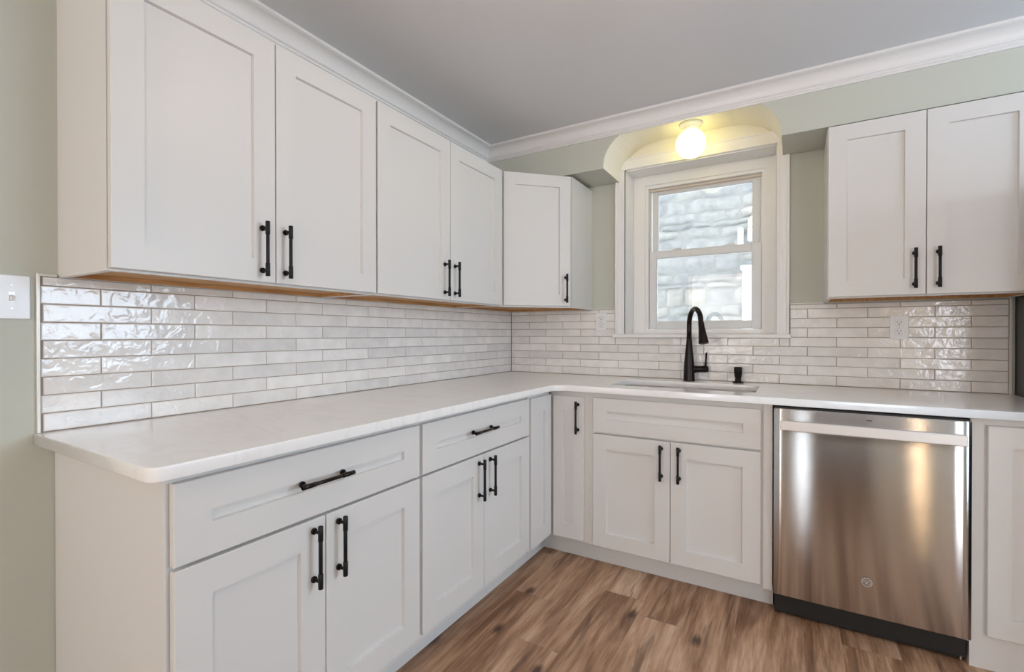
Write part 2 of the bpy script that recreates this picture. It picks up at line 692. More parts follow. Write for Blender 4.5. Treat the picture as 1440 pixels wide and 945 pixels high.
# soffit with the arched cut-out in front of the window
AX0, AX1, AZ = 0.785, 1.662, 2.322
arch = []
NA = 14
for i in range(NA + 1):
    a = PI - (PI / 2) * i / NA
    arch.append((AX0 + 0.25 + 0.25 * math.cos(a), 2.125 + (AZ - 2.125) * math.sin(a)))
for i in range(NA + 1):
    a = PI / 2 - (PI / 2) * i / NA
    arch.append((AX1 - 0.25 + 0.25 * math.cos(a), 2.125 + (AZ - 2.125) * math.sin(a)))
out = [(0, SZ), (AX0, SZ)] + arch + [(AX1, SZ), (RX, SZ), (RX, H), (0, H)]


def side(p, q):
    inside = AX0 - 1e-4 <= p[0] <= AX1 + 1e-4 and AX0 - 1e-4 <= q[0] <= AX1 + 1e-4 and p[1] < H - 0.01 and q[1] < H - 0.01
    return 1 if inside else 0


b = MB()
b.prism(out, SY, -0.0005, lambda a, z, d: (a, d, z), 0, side)
struct(b, 'wall_soffit', [M_WALL, M_NICHE], 'sage green boxed soffit with a cream arched cut-out over the window', 'soffit')

# right wall with a daylight window, rear wall with door and sidelight, all behind or beside the camera
b = MB()
b.box(RX, RY - 0.2, 0, RX + 0.2, -1.92, H)
b.box(RX, -0.38, 0, RX + 0.2, 0.34, H)
b.box(RX, -1.92, 0, RX + 0.2, -0.38, 0.98)
b.box(RX, -1.92, 2.12, RX + 0.2, -0.38, H)
struct(b, 'wall_right', M_WALL, 'sage green side wall with a wide window', 'wall')
b = MB()
b.box(0, RY - 0.2, 0, 0.18, RY, H)
b.box(0.18, RY - 0.2, 0, 1.22, RY, 0.78)
b.box(0.18, RY - 0.2, 2.12, 1.22, RY, H)
b.box(1.22, RY - 0.2, 0, 1.67, RY, H)
b.box(1.80, RY - 0.2, 0, 3.35, RY, H)
b.box(4.05, RY - 0.2, 0, RX, RY, H)
b.box(3.35, RY - 0.2, 0, 4.05, RY, 0.53)
b.box(3.35, RY - 0.2, 2.07, 4.05, RY, H)
b.box(1.67, RY - 0.2, 0, 1.80, RY, 0.2)
b.box(1.67, RY - 0.2, 2.12, 1.80, RY, H)
struct(b, 'wall_rear', M_WALL, 'rear wall behind the camera with a dark door', 'wall')
b = MB()
b.box(1.83, RY, 0.01, 2.46, RY + 0.04, 2.20, 0.004)
for zz in (0.2, 1.15):
    b.box(1.93, RY + 0.035, zz, 2.37, RY + 0.05, zz + 0.75, 0.006)
struct(b, 'door_1', M_DOORWOOD, 'dark brown panelled door in the rear wall', 'door')


def crown_profile(n=8):
    # (out from the wall, height above bottom)
    pr = [(0, 0), (0.010, 0), (0.011, 0.006), (0.015, 0.009), (0.015, 0.013), (0.012, 0.016), (0.013, 0.019), (0.019, 0.022)]
    for i in range(n + 1):
        a = (PI / 2) * i / n
        pr.append((0.020 + 0.040 * (1 - math.cos(a)), 0.024 + 0.046 * math.sin(a)))
    pr += [(0.063, 0.071), (0.070, 0.074), (0.070, 0.085), (0, 0.085)]
    return pr


CZ = H - 0.085
pr = crown_profile()
b = MB()
A = [b.bm.verts.new((d, RY, CZ + h)) for d, h in pr]
B_ = [b.bm.verts.new((d, SY - d, CZ + h)) for d, h in pr]
n = len(pr)
for i in range(n):
    j = (i + 1) % n
    b.bm.faces.new((A[i], A[j], B_[j], B_[i]))
b.bm.faces.new(A)
b.bm.faces.new(B_)
struct(b, 'trim_1', M_TRIM, 'white crown moulding running above the long wall cabinets', 'crown moulding')
b = MB()
A = [b.bm.verts.new((d, SY - d, CZ + h)) for d, h in pr]
B_ = [b.bm.verts.new((RX, SY - d, CZ + h)) for d, h in pr]
for i in range(n):
    j = (i + 1) % n
    b.bm.faces.new((A[i], A[j], B_[j], B_[i]))
b.bm.faces.new(A)
b.bm.faces.new(B_)
struct(b, 'trim_2', M_TRIM, 'white crown moulding running across the soffit over the window', 'crown moulding')

# ------------------------------------------------------------------ window over the sink
win = thing('window_1', 'white double hung window in a deep reveal above the sink', 'window', (1.2265, 0, WZ0), kind='structure')
b = MB()
CW = 0.058
for x0, x1, s in ((WX0 - CW, WX0, -1), (WX1, WX1 + CW, 1)):
    for za, zb, xa, xb in ((WZ0, SZ - 0.001, x0, x1), (SZ - 0.001, WZ1, max(x0, AX0 + 0.002), min(x1, AX1 - 0.002))):
        b.box(xa, -0.016, za, xb, 0, zb, 0.0015)
    o0, o1 = (x0, x0 + 0.012) if s < 0 else (x1 - 0.012, x1)
    b.box(o0, -0.026, WZ0, o1, 0, SZ - 0.001, 0.003)
    i0, i1 = (x1 - 0.010, x1) if s < 0 else (x0, x0 + 0.010)
    b.box(i0, -0.020, WZ0, i1, 0, WZ1, 0.002)
    for k in (0.3, 0.5, 0.7):
        xm = x0 + (x1 - x0) * k
        b.box(xm - 0.003, -0.0185, WZ0, xm + 0.003, -0.01, SZ - 0.001, 0.001)
b.box(AX0 + 0.002, -0.020, WZ1, AX1 - 0.002, 0, WZ1 + 0.066, 0.003)
b.box(AX0 + 0.002, -0.024, WZ1 + 0.058, AX1 - 0.002, 0, WZ1 + 0.068, 0.002)
b.obj('casing', M_CASING, win)
b = MB()
JY = 0.16
t = 0.006
b.box(WX0, -0.002, WZ0, WX0 + t, JY, WZ1)
b.box(WX1 - t, -0.002, WZ0, WX1, JY, WZ1)
b.box(WX0, -0.002, WZ1 - t, WX1, JY, WZ1)
b.obj('reveal_lining', M_CASING, win)
b = MB()
b.box(WX0 - CW - 0.008, -0.045, WZ0 - 0.020, WX1 + CW + 0.008, 0, WZ0, 0.004, 2)
b.box(WX0, -0.002, WZ0 - 0.020, WX1, 0.20, WZ0, 0)
b.obj('sill', M_CASING, win)


def ring(b, x0, x1, z0, z1, wl, wr, wb, wt, y0, y1, bv=0.0):
    b.box(x0, y0, z0, x0 + wl, y1, z1, bv)
    b.box(x1 - wr, y0, z0, x1, y1, z1, bv)
    b.box(x0 + wl, y0, z0, x1 - wr, y1, z0 + wb, bv)
    b.box(x0 + wl, y0, z1 - wt, x1 - wr, y1, z1, bv)


b = MB()
ring(b, WX0, WX1, WZ0, WZ1, 0.080, 0.064, 0.012, 0.066, 0.150, 0.30)
ring(b, WX0 + 0.078, WX1 - 0.062, WZ0, WZ1 - 0.064, 0.020, 0.017, 0.030, 0.020, 0.162, 0.30)
ring(b, WX0 + 0.010, WX1 - 0.010, WZ0 + 0.004, WZ1 - 0.010, 0.006, 0.006, 0.004, 0.006, 0.146, 0.16, 0.001)
b.obj('window_frame', M_CASING, win)
FX0, FX1, FZ0, FZ1 = WX0 + 0.098, WX1 - 0.079, WZ0 + 0.028, WZ1 - 0.084   # sash opening
b = MB()
b.box(FX0 + 0.001, 0.190, FZ1 - 0.013, FX1 - 0.001, 0.221, FZ1 - 0.001, 0.001)
b.obj('head_channel', M_SASHWOOD, win)
for xa in (FX0 + 0.001, FX1 - 0.007):
    b = MB()
    b.box(xa, 0.200, 1.70, xa + 0.006, 0.221, FZ1 - 0.014, 0.001)
    b.obj('sash_channel', M_VINYL, win)
up = thing('upper_sash', None, None, (0, 0, 0))
up.parent = win
b = MB()
ring(b, FX0 + 0.010, FX1 - 0.010, 1.660, FZ1 - 0.012, 0.036, 0.044, 0.045, 0.018, 0.222, 0.255, 0.002)
us = b.obj('sash_frame', M_VINYL, up)
b = MB()
b.box(FX0 + 0.046, 0.236, 1.700, FX1 - 0.054, 0.240, FZ1 - 0.03)
b.obj('glass_pane', M_GLASS, up)
lo = thing('lower_sash', None, None, (0, 0, 0))
lo.parent = win
b = MB()
ring(b, FX0 + 0.002, FX1 - 0.002, FZ0 + 0.004, 1.698, 0.044, 0.052, 0.050, 0.046, 0.184, 0.218, 0.003)
b.obj('sash_frame', M_VINYL, lo)
b = MB()
b.box(FX0 + 0.044, 0.199, FZ0 + 0.05, FX1 - 0.052, 0.203, 1.655)
b.obj('glass_pane', M_GLASS, lo)
b = MB()
for xx in (FX0 + 0.17, FX1 - 0.17):
    b.box(xx - 0.022, 0.186, 1.698, xx + 0.022, 0.214, 1.708, 0.003)
b.obj('sash_lock', M_VINYL, lo)

# ------------------------------------------------------------------ stone wall of the house next door
b = MB()
b.box(-2.5, 2.06, -0.1, 4.5, 2.3, 2.98, mi=1)
rs = random.Random(11)
z = -0.1
while z < 2.9:
    hh = rs.choice((0.05, 0.07, 0.10, 0.13, 0.17))
    x = -2.5 + rs.uniform(-0.2, 0)
    while x < 4.5:
        w = rs.uniform(0.16, 0.50)
        nx, nz = 6, 4
        sub = [(z, hh)] if (hh < 0.15 or rs.random() > 0.35) else [(z, hh * 0.48), (z + hh * 0.5, hh * 0.5)]
        for zz, h2 in sub:
            g = 0.0015
            dep = rs.uniform(0.006, 0.035)
            tilt = rs.uniform(-0.03, 0.03)
            grid = []
            for iz in range(nz + 1):
                row = []
                for ix in range(nx + 1):
                    fx, fz = ix / nx, iz / nz
                    px = x + g + (w - 2 * g) * fx
                    pz = zz + g + (h2 - 2 * g) * fz + tilt * (fx - 0.5) * w * 0.8
                    edge = min(fx, 1 - fx, fz * 0.8, (1 - fz) * 0.8)
                    nn = noise.noise(Vector((px * 7, pz * 9, 1.3)))
                    n2 = noise.noise(Vector((px * 19, pz * 19, 5.3)))
                    px += n2 * 0.014
                    pz += nn * 0.020 + n2 * 0.006
                    y = 2.06 - (dep * min(1, edge * 7) + 0.022 * (nn + 0.6 * n2) * min(1, edge * 5)) + (0.004 if edge <= 0 else 0)
                    row.append(b.bm.verts.new((px, y, pz)))
                grid.append(row)
            for iz in range(nz):
                for ix in range(nx):
                    f = b.bm.faces.new((grid[iz][ix], grid[iz][ix + 1], grid[iz + 1][ix + 1], grid[iz + 1][ix]))
                    f.smooth = True
        x += w
    z += hh
for f in b.bm.faces:
    f.normal_update()
struct(b, 'wall_outside', [M_STONE, M_MORTAR], 'pale rubble stone wall of the next house seen through the window', 'stone wall')
b = MB()  # white strip added outdoors to imitate a bright reflection in the lower pane
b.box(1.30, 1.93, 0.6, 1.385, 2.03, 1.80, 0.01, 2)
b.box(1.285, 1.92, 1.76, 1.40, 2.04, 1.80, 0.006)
tag(b.obj('reflection_strip', M_REFLECTION), 'white strip outside the window standing in for a reflection in the glass', 'reflection stand-in')
for q, lb in (((1.255, 1.985, 2.00, 1.300, 2.055, 2.16), 'small white box standing in for a glass reflection above the white strip, the taller left one'),
              ((1.338, 1.985, 2.03, 1.375, 2.055, 2.15), 'small white box standing in for a glass reflection above the white strip, the shorter right one')):
    b = MB()  # added box imitating a small reflection in the upper pane
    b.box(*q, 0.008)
    tag(b.obj('reflection_box', M_REFLECTION), lb, 'small reflection stand-in', 'white boxes standing in for glass reflections')


# ------------------------------------------------------------------ cabinet parts
def fr(O, u, nrm):
    O, u, nrm = Vector(O), Vector(u).normalized(), Vector(nrm).normalized()
    return lambda a, d, z: O + u * a + nrm * d + Vector((0, 0, z))


def shaker(mp, a0, a1, z0, z1, stile=0.068, rail=None, t=0.019, rec=0.0110):
    """framed door: mp(a, depth, z); face at depth 0, back at -t"""
    rail = stile if rail is None else rail
    b = MB()
    rings = []
    for ins_a, ins_z, d in ((0, 0, -t), (0, 0, -0.0015), (0.0015, 0.0015, 0), (stile, rail, 0),
                            (stile + 0.0015, rail + 0.0015, -rec)):
        rings.append([b.bm.verts.new(mp(a, d, z)) for a, z in
                      ((a0 + ins_a, z0 + ins_z), (a1 - ins_a, z0 + ins_z), (a1 - ins_a, z1 - ins_z), (a0 + ins_a, z1 - ins_z))])
    b.bm.faces.new(rings[0])
    for r, s in zip(rings, rings[1:]):
        for i in range(4):
            j = (i + 1) % 4
            b.bm.faces.new((r[i], r[j], s[j], s[i]))
    b.bm.faces.new(rings[-1])
    return b


def pull(mp, a, z, vertical, parent, L=0.165, material=None):
    """bar pull with two round posts, on a face at depth 0"""
    b = MB()
    off, r = 0.030, 0.0052
    hs = 0.064

    def P(s, d):
        return mp(a, d, z + s) if vertical else mp(a + s, d, z)
    b.cyl(P(-L / 2, off), P(L / 2, off), r, 20, 0.001)
    for s in (-1, 1):
        b.cyl(P(s * L / 2, off), P(s * (L / 2 - 0.040), off), r + 0.0013, 20, 0.0008)
        b.cyl(P(s * hs, 0.0), P(s * hs, off), 0.0042, 16)
        b.cyl(P(s * hs, 0.0), P(s * hs, 0.008), 0.0085, 20, 0.0012)
    return b.obj('handle', material or M_BLACK, parent)


def carcass(b, x0, y0, x1, y1, z0, z1, t=0.016, front=None, top=False, bottom_rise=0.0):
    """open box of boards; front: 'x' or 'y' gets a closed face board"""
    b.box(x0, y0, z0, x1, y0 + t, z1)
    b.box(x0, y1 - t, z0, x1, y1, z1)
    b.box(x0, y0 + t, z0, x0 + t, y1 - t, z1)
    b.box(x1 - t, y0 + t, z0, x1, y1 - t, z1)
    b.box(x0 + t, y0 + t, z0 + bottom_rise, x1 - t, y1 - t, z0 + bottom_rise + t)
    if top:
        b.box(x0 + t, y0 + t, z1 - t, x1 - t, y1 - t, z1)


UB, UT = 1.328, 2.085    # upper cabinet body
UDB, UDT = 1.334, 2.077
BF = 0.605               # base body front
DF = 0.625               # base door face


def upper_run(y0, y1, split, label, end_panel=False):
    t = thing('wall_cabinet', label, 'cabinet', (0.15, (y0 + y1) / 2, UB), 'white wall cabinets')
    b = MB()
    carcass(b, 0.0, y0, 0.309, y1, UB, UT, top=True, bottom_rise=0.022)
    b.obj('body', M_CAB, t)
    b = MB()
    e = 0.017
    b.box(e, y0 + e, UB + 0.014, 0.309 - e, y1 - e, UB + 0.0215)
    b.box(e, y0 + e, UB + 0.001, e + 0.012, y1 - e, UB + 0.0215)
    b.box(0.309 - e - 0.003, y0 + e, UB + 0.0015, 0.309 - e + 0.0005, y1 - e, UB + 0.0215)
    b.box(e, y0 + e - 0.0005, UB + 0.0015, 0.309 - e, y0 + e + 0.003, UB + 0.0215)
    b.box(e, y1 - e - 0.003, UB + 0.0015, 0.309 - e, y1 - e + 0.0005, UB + 0.0215)
    tag(b.obj('bottom_panel', M_PLY, t), 'unpainted wood underside')
    mp = fr((0.330, 0, 0), (0, 1, 0), (1, 0, 0))
    for (a0, a1, hy) in ((y0 + 0.002, split - 0.0015, split - 0.046), (split + 0.0015, y1 - 0.002, split + 0.030)):
        d = shaker(mp, a0, a1, UDB, UDT).obj('door', M_CAB, t)
        pull(mp, hy, 1.432, True, d)
    return t


upper_run(-2.400, -1.565, -1.981, 'white double-door wall cabinet at the near end, beside the light switch')
upper_run(-1.561, -0.648, -1.106, 'white double-door wall cabinet in the middle, between the near one and the corner one')

# corner wall cabinet with angled door
t = thing('wall_cabinet', 'white angled corner wall cabinet with one door, left of the window', 'cabinet', (0.25, -0.25, UB), 'white wall cabinets')
poly = [(0, 0), (0, -0.645), (0.305, -0.645), (0.305, -0.595), (0.585, -0.315), (0.601, -0.315), (0.601, 0)]
inner = [(0.016, -0.016), (0.016, -0.629), (0.289, -0.629), (0.289, -0.588), (0.578, -0.299), (0.585, -0.299), (0.585, -0.016)]
b = MB()
n = len(poly)
lowO = [b.bm.verts.new((x, y, UB)) for x, y in poly]
hiO = [b.bm.verts.new((x, y, UT + 0.004)) for x, y in poly]
lowI = [b.bm.verts.new((x, y, UB)) for x, y in inner]
hiI = [b.bm.verts.new((x, y, UB + 0.022)) for x, y in inner]
b.bm.faces.new(hiO)
b.bm.faces.new(hiI)
for i in range(n):
    j = (i + 1) % n
    b.bm.faces.new((lowO[i], lowO[j], hiO[j], hiO[i]))
    b.bm.faces.new((lowO[i], lowO[j], lowI[j], lowI[i]))
    b.bm.faces.new((lowI[i], lowI[j], hiI[j], hiI[i]))
b.obj('body', M_CAB, t)
b = MB()
b.prism([(x * 0.98 + 0.004, y * 0.98 - 0.004) for x, y in inner], UB + 0.0135, UB + 0.0215, lambda a, c, d: (a, c, d))
for (p, q) in zip(inner, inner[1:] + inner[:1]):
    v = Vector((q[0] - p[0], q[1] - p[1], 0))
    L_ = v.length
    v.normalize()
    nn = Vector((v.y, -v.x, 0))
    cen = Vector((0.25, -0.25, 0))
    if (cen - Vector((p[0], p[1], 0))).dot(nn) < 0:
        nn = -nn
    P0 = Vector((p[0], p[1], 0))
    q4 = [P0, P0 + v * L_, P0 + v * L_ + nn * 0.004, P0 + nn * 0.004]
    b.prism([(w.x, w.y) for w in q4], UB + 0.0015, UB + 0.0215, lambda a, c, d: (a, c, d))
tag(b.obj('bottom_panel', M_PLY, t), 'unpainted wood underside')
mp = fr((0.3175, -0.6115, 0), (1, 1, 0), (1, -1, 0))
d = shaker(mp, 0.0, 0.398, UDB + 0.003, UDT + 0.009, 0.066).obj('door', M_CAB, t)
pull(mp, 0.366, 1.437, True, d)

# right wall cabinet
t = thing('wall_cabinet', 'white double-door wall cabinet to the right of the window, under the soffit', 'cabinet', (2.18, -0.15, UB + 0.005), 'white wall cabinets')
RB, RT = 1.334, 2.097
b = MB()
RX0, RX1 = 1.842, 2.524
e = 0.016
carcass(b, RX0, -0.309, RX1, -0.0, RB, RT, top=True, bottom_rise=0.022)
b.obj('body', M_CAB, t)
b = MB()
e = 0.017
b.box(RX0 + e, -0.309 + e, RB + 0.014, RX1 - e, -e, RB + 0.0215)
b.box(RX0 + e, -e - 0.012, RB + 0.001, RX1 - e, -e + 0.0005, RB + 0.0215)
b.box(RX0 + e, -0.309 + e - 0.0005, RB + 0.0015, RX1 - e, -0.309 + e + 0.003, RB + 0.0215)
b.box(RX0 + e - 0.0005, -0.309 + e, RB + 0.0015, RX0 + e + 0.003, -e, RB + 0.0215)
b.box(RX1 - e - 0.003, -0.309 + e, RB + 0.0015, RX1 - e + 0.0005, -e, RB + 0.0215)
tag(b.obj('bottom_panel', M_PLY, t), 'unpainted wood underside')
mp = fr((0, -0.330, 0), (1, 0, 0), (0, -1, 0))
for a0, a1, hx in ((RX0 + 0.003, 2.1805, 2.144), (2.1835, RX1 - 0.003, 2.219)):
    d = shaker(mp, a0, a1, UDB + 0.006, 2.096).obj('door', M_CAB, t)
    pull(mp, hx, 1.447, True, d)

# ------------------------------------------------------------------ base cabinets
TK = 0.528
BT = 0.883


def base_left(y0, y1, split, label, h0, h1):
    t = thing('base_cabinet', label, 'cabinet', (0.3, (y0 + y1) / 2, 0), 'white base cabinets')
    b = MB()
    carcass(b, 0.002, y0, BF - 0.001, y1, 0.11, BT)
    b.obj('body', M_CAB, t)
    b = MB()
    b.box(TK - 0.016, y0 + (0.0165 if y0 < -2.3 else 0.0), 0.0, TK, y1, 0.11)
    b.obj('toe_kick', M_TOE, t)
    if y0 < -2.3:
        b = MB()
        b.box(0.002, y0 - 0.002, 0, TK, y0 + 0.016, 0.1095)
        b.box(0.002, y0 - 0.004, 0.1, BF, y0 - 0.0002, BT)
        b.obj('end_panel', M_CAB, t)
    mp = fr((DF, 0, 0), (0, 1, 0), (1, 0, 0))
    e0, e1 = y0 + 0.006, y1 - 0.009
    dr = shaker(mp, e0, e1, 0.692, 0.866, 0.075, 0.073).obj('drawer', M_CAB, t)
    pull(mp, (h0 + h1) / 2, 0.787, False, dr, material=M_BRONZE)
    for a0, a1, hy in ((e0, split - 0.0015, split - 0.040), (split + 0.0015, e1, split + 0.040)):
        d = shaker(mp, a0, a1, 0.140 if y0 > -5 else 0.1, 0.684, 0.075, 0.075).obj('door', M_CAB, t)
        pull(mp, hy, 0.590, True, d)


base_left(-2.405, -1.643, -2.030, 'white base cabinet at the open near end, wide drawer over two doors', -2.128, -1.954)
base_left(-1.643, -0.868, -1.262, 'white base cabinet beside the corner, drawer over two doors', -1.366, -1.195)

# corner base cabinet with folding doors
t = thing('base_cabinet', 'white L-shaped corner base cabinet with a narrow folding door', 'cabinet', (0.3, -0.3, 0), 'white base cabinets')
Lp = [(0.002, -0.002), (0.002, -0.866), (BF, -0.866), (BF, -BF), (0.824, -BF), (0.824, -0.002)]
b = MB()
for (p, q) in zip(Lp, Lp[1:] + Lp[:1]):
    x0, x1 = sorted((p[0], q[0]))
    y0, y1 = sorted((p[1], q[1]))
    if x1 - x0 < 0.001:
        s = -1 if x0 > 0.3 else 1
        b.box(x0, y0 + 0.0165, 0.1265, x0 + s * 0.016, y1 - 0.0165, BT)
    else:
        s = -1 if y0 > -0.3 else 1
        b.box(x0, y0, 0.1265, x1, y0 + s * 0.016, BT)
b.prism(Lp, 0.11, 0.126, lambda a, c, d: (a, c, d))
b.obj('body', M_CAB, t)
b = MB()
b.box(TK - 0.016, -0.866, 0, TK, -TK - 0.0, 0.11)
b.box(TK - 0.016, -TK, 0, 0.824, -TK + 0.016, 0.11)
b.obj('toe_kick', M_TOE, t)
mp = fr((0.622, 0, 0), (0, 1, 0), (1, 0, 0))
shaker(mp, -0.850, -0.632, 0.128, 0.861, 0.068, 0.075).obj('door', M_CAB, t)
mp = fr((0, -0.622, 0), (1, 0, 0), (0, -1, 0))
d = shaker(mp, 0.628, 0.797, 0.122, 0.855, 0.058, 0.072).obj('door', M_CAB, t)
pull(mp, 0.768, 0.752, True, d)

# sink base
t = thing('base_cabinet', 'white sink base cabinet with a false drawer front over two doors', 'cabinet', (1.22, -0.3, 0), 'white base cabinets')
b = MB()
carcass(b, 0.8245, -BF, 1.604, -0.002, 0.11, BT)
b.obj('body', M_CAB, t)
b = MB()
b.box(0.8245, -TK, 0, 1.604, -TK + 0.016, 0.11)
b.obj('toe_kick', M_TOE, t)
mp = fr((0, -DF, 0), (1, 0, 0), (0, -1, 0))
shaker(mp, 0.850, 1.597, 0.686, 0.858, 0.068, 0.065).obj('drawer_front', M_CAB, t)
for a0, a1, hx in ((0.850, 1.2240, 1.186), (1.2270, 1.597, 1.266)):
    d = shaker(mp, a0, a1, 0.118, 0.677, 0.070, 0.072).obj('door', M_CAB, t)
    pull(mp, hx, 0.580, True, d)

# filler strip between sink base and dishwasher
b = MB()
b.box(1.6045, -0.612, 0.1, 1.6395, -0.05, BT, 0.001)
b.box(1.6045, -TK, 0, 1.6395, -TK + 0.016, 0.105)
tag(b.obj('filler_panel', M_CAB), 'narrow white filler panel on the left side of the dishwasher', 'filler panel')

# narrow base cabinet right of the dishwasher
t = thing('base_cabinet', 'narrow white base cabinet to the right of the dishwasher, cut by the frame', 'cabinet', (2.39, -0.3, 0), 'white base cabinets')
b = MB()
carcass(b, 2.2545, -BF, 2.528, -0.002, 0.085, BT)
b.obj('body', M_CAB, t)
b = MB()
b.box(2.2545, -0.560, 0, 2.528, -0.544, 0.085)
b.box(2.2545, -0.604, 0.0, 2.528, -0.5605, 0.112)
b.obj('toe_kick', M_CAB, t)
shaker(mp, 2.296, 2.524, 0.126, 0.858, 0.062, 0.072).obj('door', M_CAB, t)

# ------------------------------------------------------------------ countertop (one L-shaped slab with sink hole)
SK = (0.893, -0.512, 1.566, -0.172)   # sink hole x0,y0,x1,y1


def rounded(pts, radii, seg=8):
    out = []
    n = len(pts)
    for i in range(n):
        p, a, c = Vector(pts[i]), Vector(pts[i - 1]), Vector(pts[(i + 1) % n])
        r = radii[i]
        if r <= 0:
            out.append(tuple(p))
            continue
        u, v = (a - p).normalized(), (c - p).normalized()
        p0, p1 = p + u * r, p + v * r
        cen = p + (u + v) * r
        for k in range(seg + 1):
            f = k / seg
            ang = f * PI / 2
            out.append(tuple(cen + (p0 - cen) * math.cos(ang) + (p1 - cen) * math.sin(ang)))
    return out


def curve_slab(name, loops, z0, z1, bev, material, parent=None):
    cu = bpy.data.curves.new(name, 'CURVE')
    cu.dimensions = '2D'
    cu.fill_mode = 'BOTH'
    cu.extrude = (z1 - z0) / 2 - bev
    cu.bevel_depth = bev
    cu.bevel_resolution = 2
    cu.offset = -bev
    for lp in loops:
        sp = cu.splines.new('POLY')
        sp.points.add(len(lp) - 1)
        for i, (x, y) in enumerate(lp):
            sp.points[i].co = (x, y, 0, 1)
        sp.use_cyclic_u = True
    tmp = bpy.data.objects.new(name + '_tmp', cu)
    COL.objects.link(tmp)
    dg = bpy.context.evaluated_depsgraph_get()
    me = bpy.data.meshes.new_from_object(tmp.evaluated_get(dg))
    bpy.data.objects.remove(tmp)
    bpy.data.curves.remove(cu)
    me.name = name
    for v in me.vertices:
        v.co.z += (z0 + z1) / 2
    me.materials.clear()
    me.materials.append(material)
    o = bpy.data.objects.new(name, me)
    COL.objects.link(o)
    o.parent = parent
    return o


outer = rounded([(0.0015, -2.452), (0.652, -2.452), (0.652, -0.650), (2.533, -0.650), (2.533, -0.0015), (0.0015, -0.0015)],
                [0.0, 0.028, 0.07, 0.0, 0.0, 0.0])
hole = rounded([(SK[0], SK[1]), (SK[2], SK[1]), (SK[2], SK[3]), (SK[0], SK[3])], [0.03] * 4, 6)
ct = curve_slab('countertop', [outer, hole], 0.8835, 0.914, 0.003, M_QUARTZ)
tag(ct, 'white L-shaped quartz countertop with rounded corners running past the sink', 'countertop')

# undermount sink
t = thing('kitchen_sink', 'stainless steel undermount sink set in the white countertop', 'sink', (1.23, -0.342, 0.66))
b = MB()
ex = 0.006
lv = []
for ins, zz in ((-0.02, 0.8825), (ex * -1, 0.8825), (-0.006, 0.880), (0.0, 0.72), (0.03, 0.69), (0.10, 0.685)):
    lp = rounded([(SK[0] + ins, SK[1] + ins), (SK[2] - ins, SK[1] + ins), (SK[2] - ins, SK[3] - ins), (SK[0] + ins, SK[3] - ins)],
                 [0.03 - min(ins, 0) if ins <= 0 else 0.03] * 4, 6)
    lv.append([b.bm.verts.new((x, y, zz)) for x, y in lp])
for r, s in zip(lv, lv[1:]):
    for i in range(len(r)):
        j = (i + 1) % len(r)
        f = b.bm.faces.new((r[i], r[j], s[j], s[i]))
        f.smooth = True
b.bm.faces.new(lv[-1])
b.obj('basin', M_SINK, t)
b = MB()
b.lathe([(0.0, 0.0), (0.025, 0.0), (0.040, 0.004), (0.045, 0.006), (0.045, 0.002), (0.0, 0.001)], (1.23, -0.34, 0.686), n=28)
b.obj('drain', M_ALU, t)

# ------------------------------------------------------------------ faucet
fx, fy, fz = 1.212, -0.098, 0.914
th = math.radians(31)
sd = Vector((math.sin(th), -math.cos(th), 0))
hd = Vector((math.cos(th), math.sin(th), 0))
base = Vector((fx, fy, fz))
t = thing('kitchen_faucet', 'tall dark bronze gooseneck faucet with pull-down spray head behind the sink', 'faucet', base)
b = MB()
prof = [(0.0315, 0), (0.0315, 0.004), (0.0300, 0.01), (0.0290, 0.06), (0.0265, 0.105), (0.0225, 0.15), (0.0180, 0.19), (0.0150, 0.225), (0.0138, 0.25)]
b.lathe(prof, base, n=32)
b.obj('faucet_body', M_BRONZE, t)
b = MB()
pts = [base + Vector((0, 0, 0.248)), base + Vector((0, 0, 0.275)), base + Vector((0, 0, 0.305))]
R = 0.082
for i in range(1, 15):
    a = PI * 0.965 * i / 14
    pts.append(base + Vector((0, 0, 0.315)) + sd * (R - R * math.cos(a)) + Vector((0, 0, R * math.sin(a) * 1.0)))
b.tube(pts, 0.0132, 20)
b.obj('spout', M_BRONZE, t)
b = MB()
end = pts[-1]
dirn = (pts[-1] - pts[-2]).normalized()
dirn = (dirn + sd * 0.10).normalized()
b.lathe([(0.0, -0.002), (0.0138, -0.002), (0.0145, 0.006), (0.0155, 0.03), (0.0205, 0.075), (0.0245, 0.105), (0.0255, 0.112), (0.024, 0.116), (0.0, 0.114)], end, dirn, 28)
b.obj('spray_head', M_BRONZE, t)
b = MB()
hc = base + Vector((0, 0, 0.066))
b.lathe([(0.0, 0.0), (0.024, 0.0), (0.021, 0.035), (0.0185, 0.05), (0.0185, 0.098), (0.0175, 0.102), (0.0, 0.102)], hc, hd, 24)
hp = hc + hd * 0.092
b.tube([hp, hp + Vector((0, 0, 0.03)), hp + Vector((0, 0, 0.062)) + hd * 0.002, hp + Vector((0, 0, 0.092)) + hd * 0.004], [0.0068, 0.006, 0.0052, 0.0048], 14)
b.obj('lever_handle', M_BRONZE, t)

# soap dispenser
b = MB()
b.lathe([(0.0, 0.0), (0.027, 0.0), (0.027, 0.006), (0.0155, 0.010), (0.0150, 0.030), (0.0185, 0.034), (0.0185, 0.046), (0.0205, 0.048), (0.0205, 0.082), (0.018, 0.085), (0.0, 0.085)],
        (1.457, -0.072, 0.914), n=28)
b.cyl((1.457, -0.072, 0.987), (1.457 + 0.012, -0.072 - 0.036, 0.984), 0.006, 14, 0.001)
tag(b.obj('soap_dispenser', M_BLACK), 'short black soap dispenser on the countertop right of the faucet', 'soap dispenser')

# ------------------------------------------------------------------ tile backsplashes
P_, RH, TZ0, TZ1 = 0.2493, 0.0486, 0.9155, 1.3285
GR = 0.0022


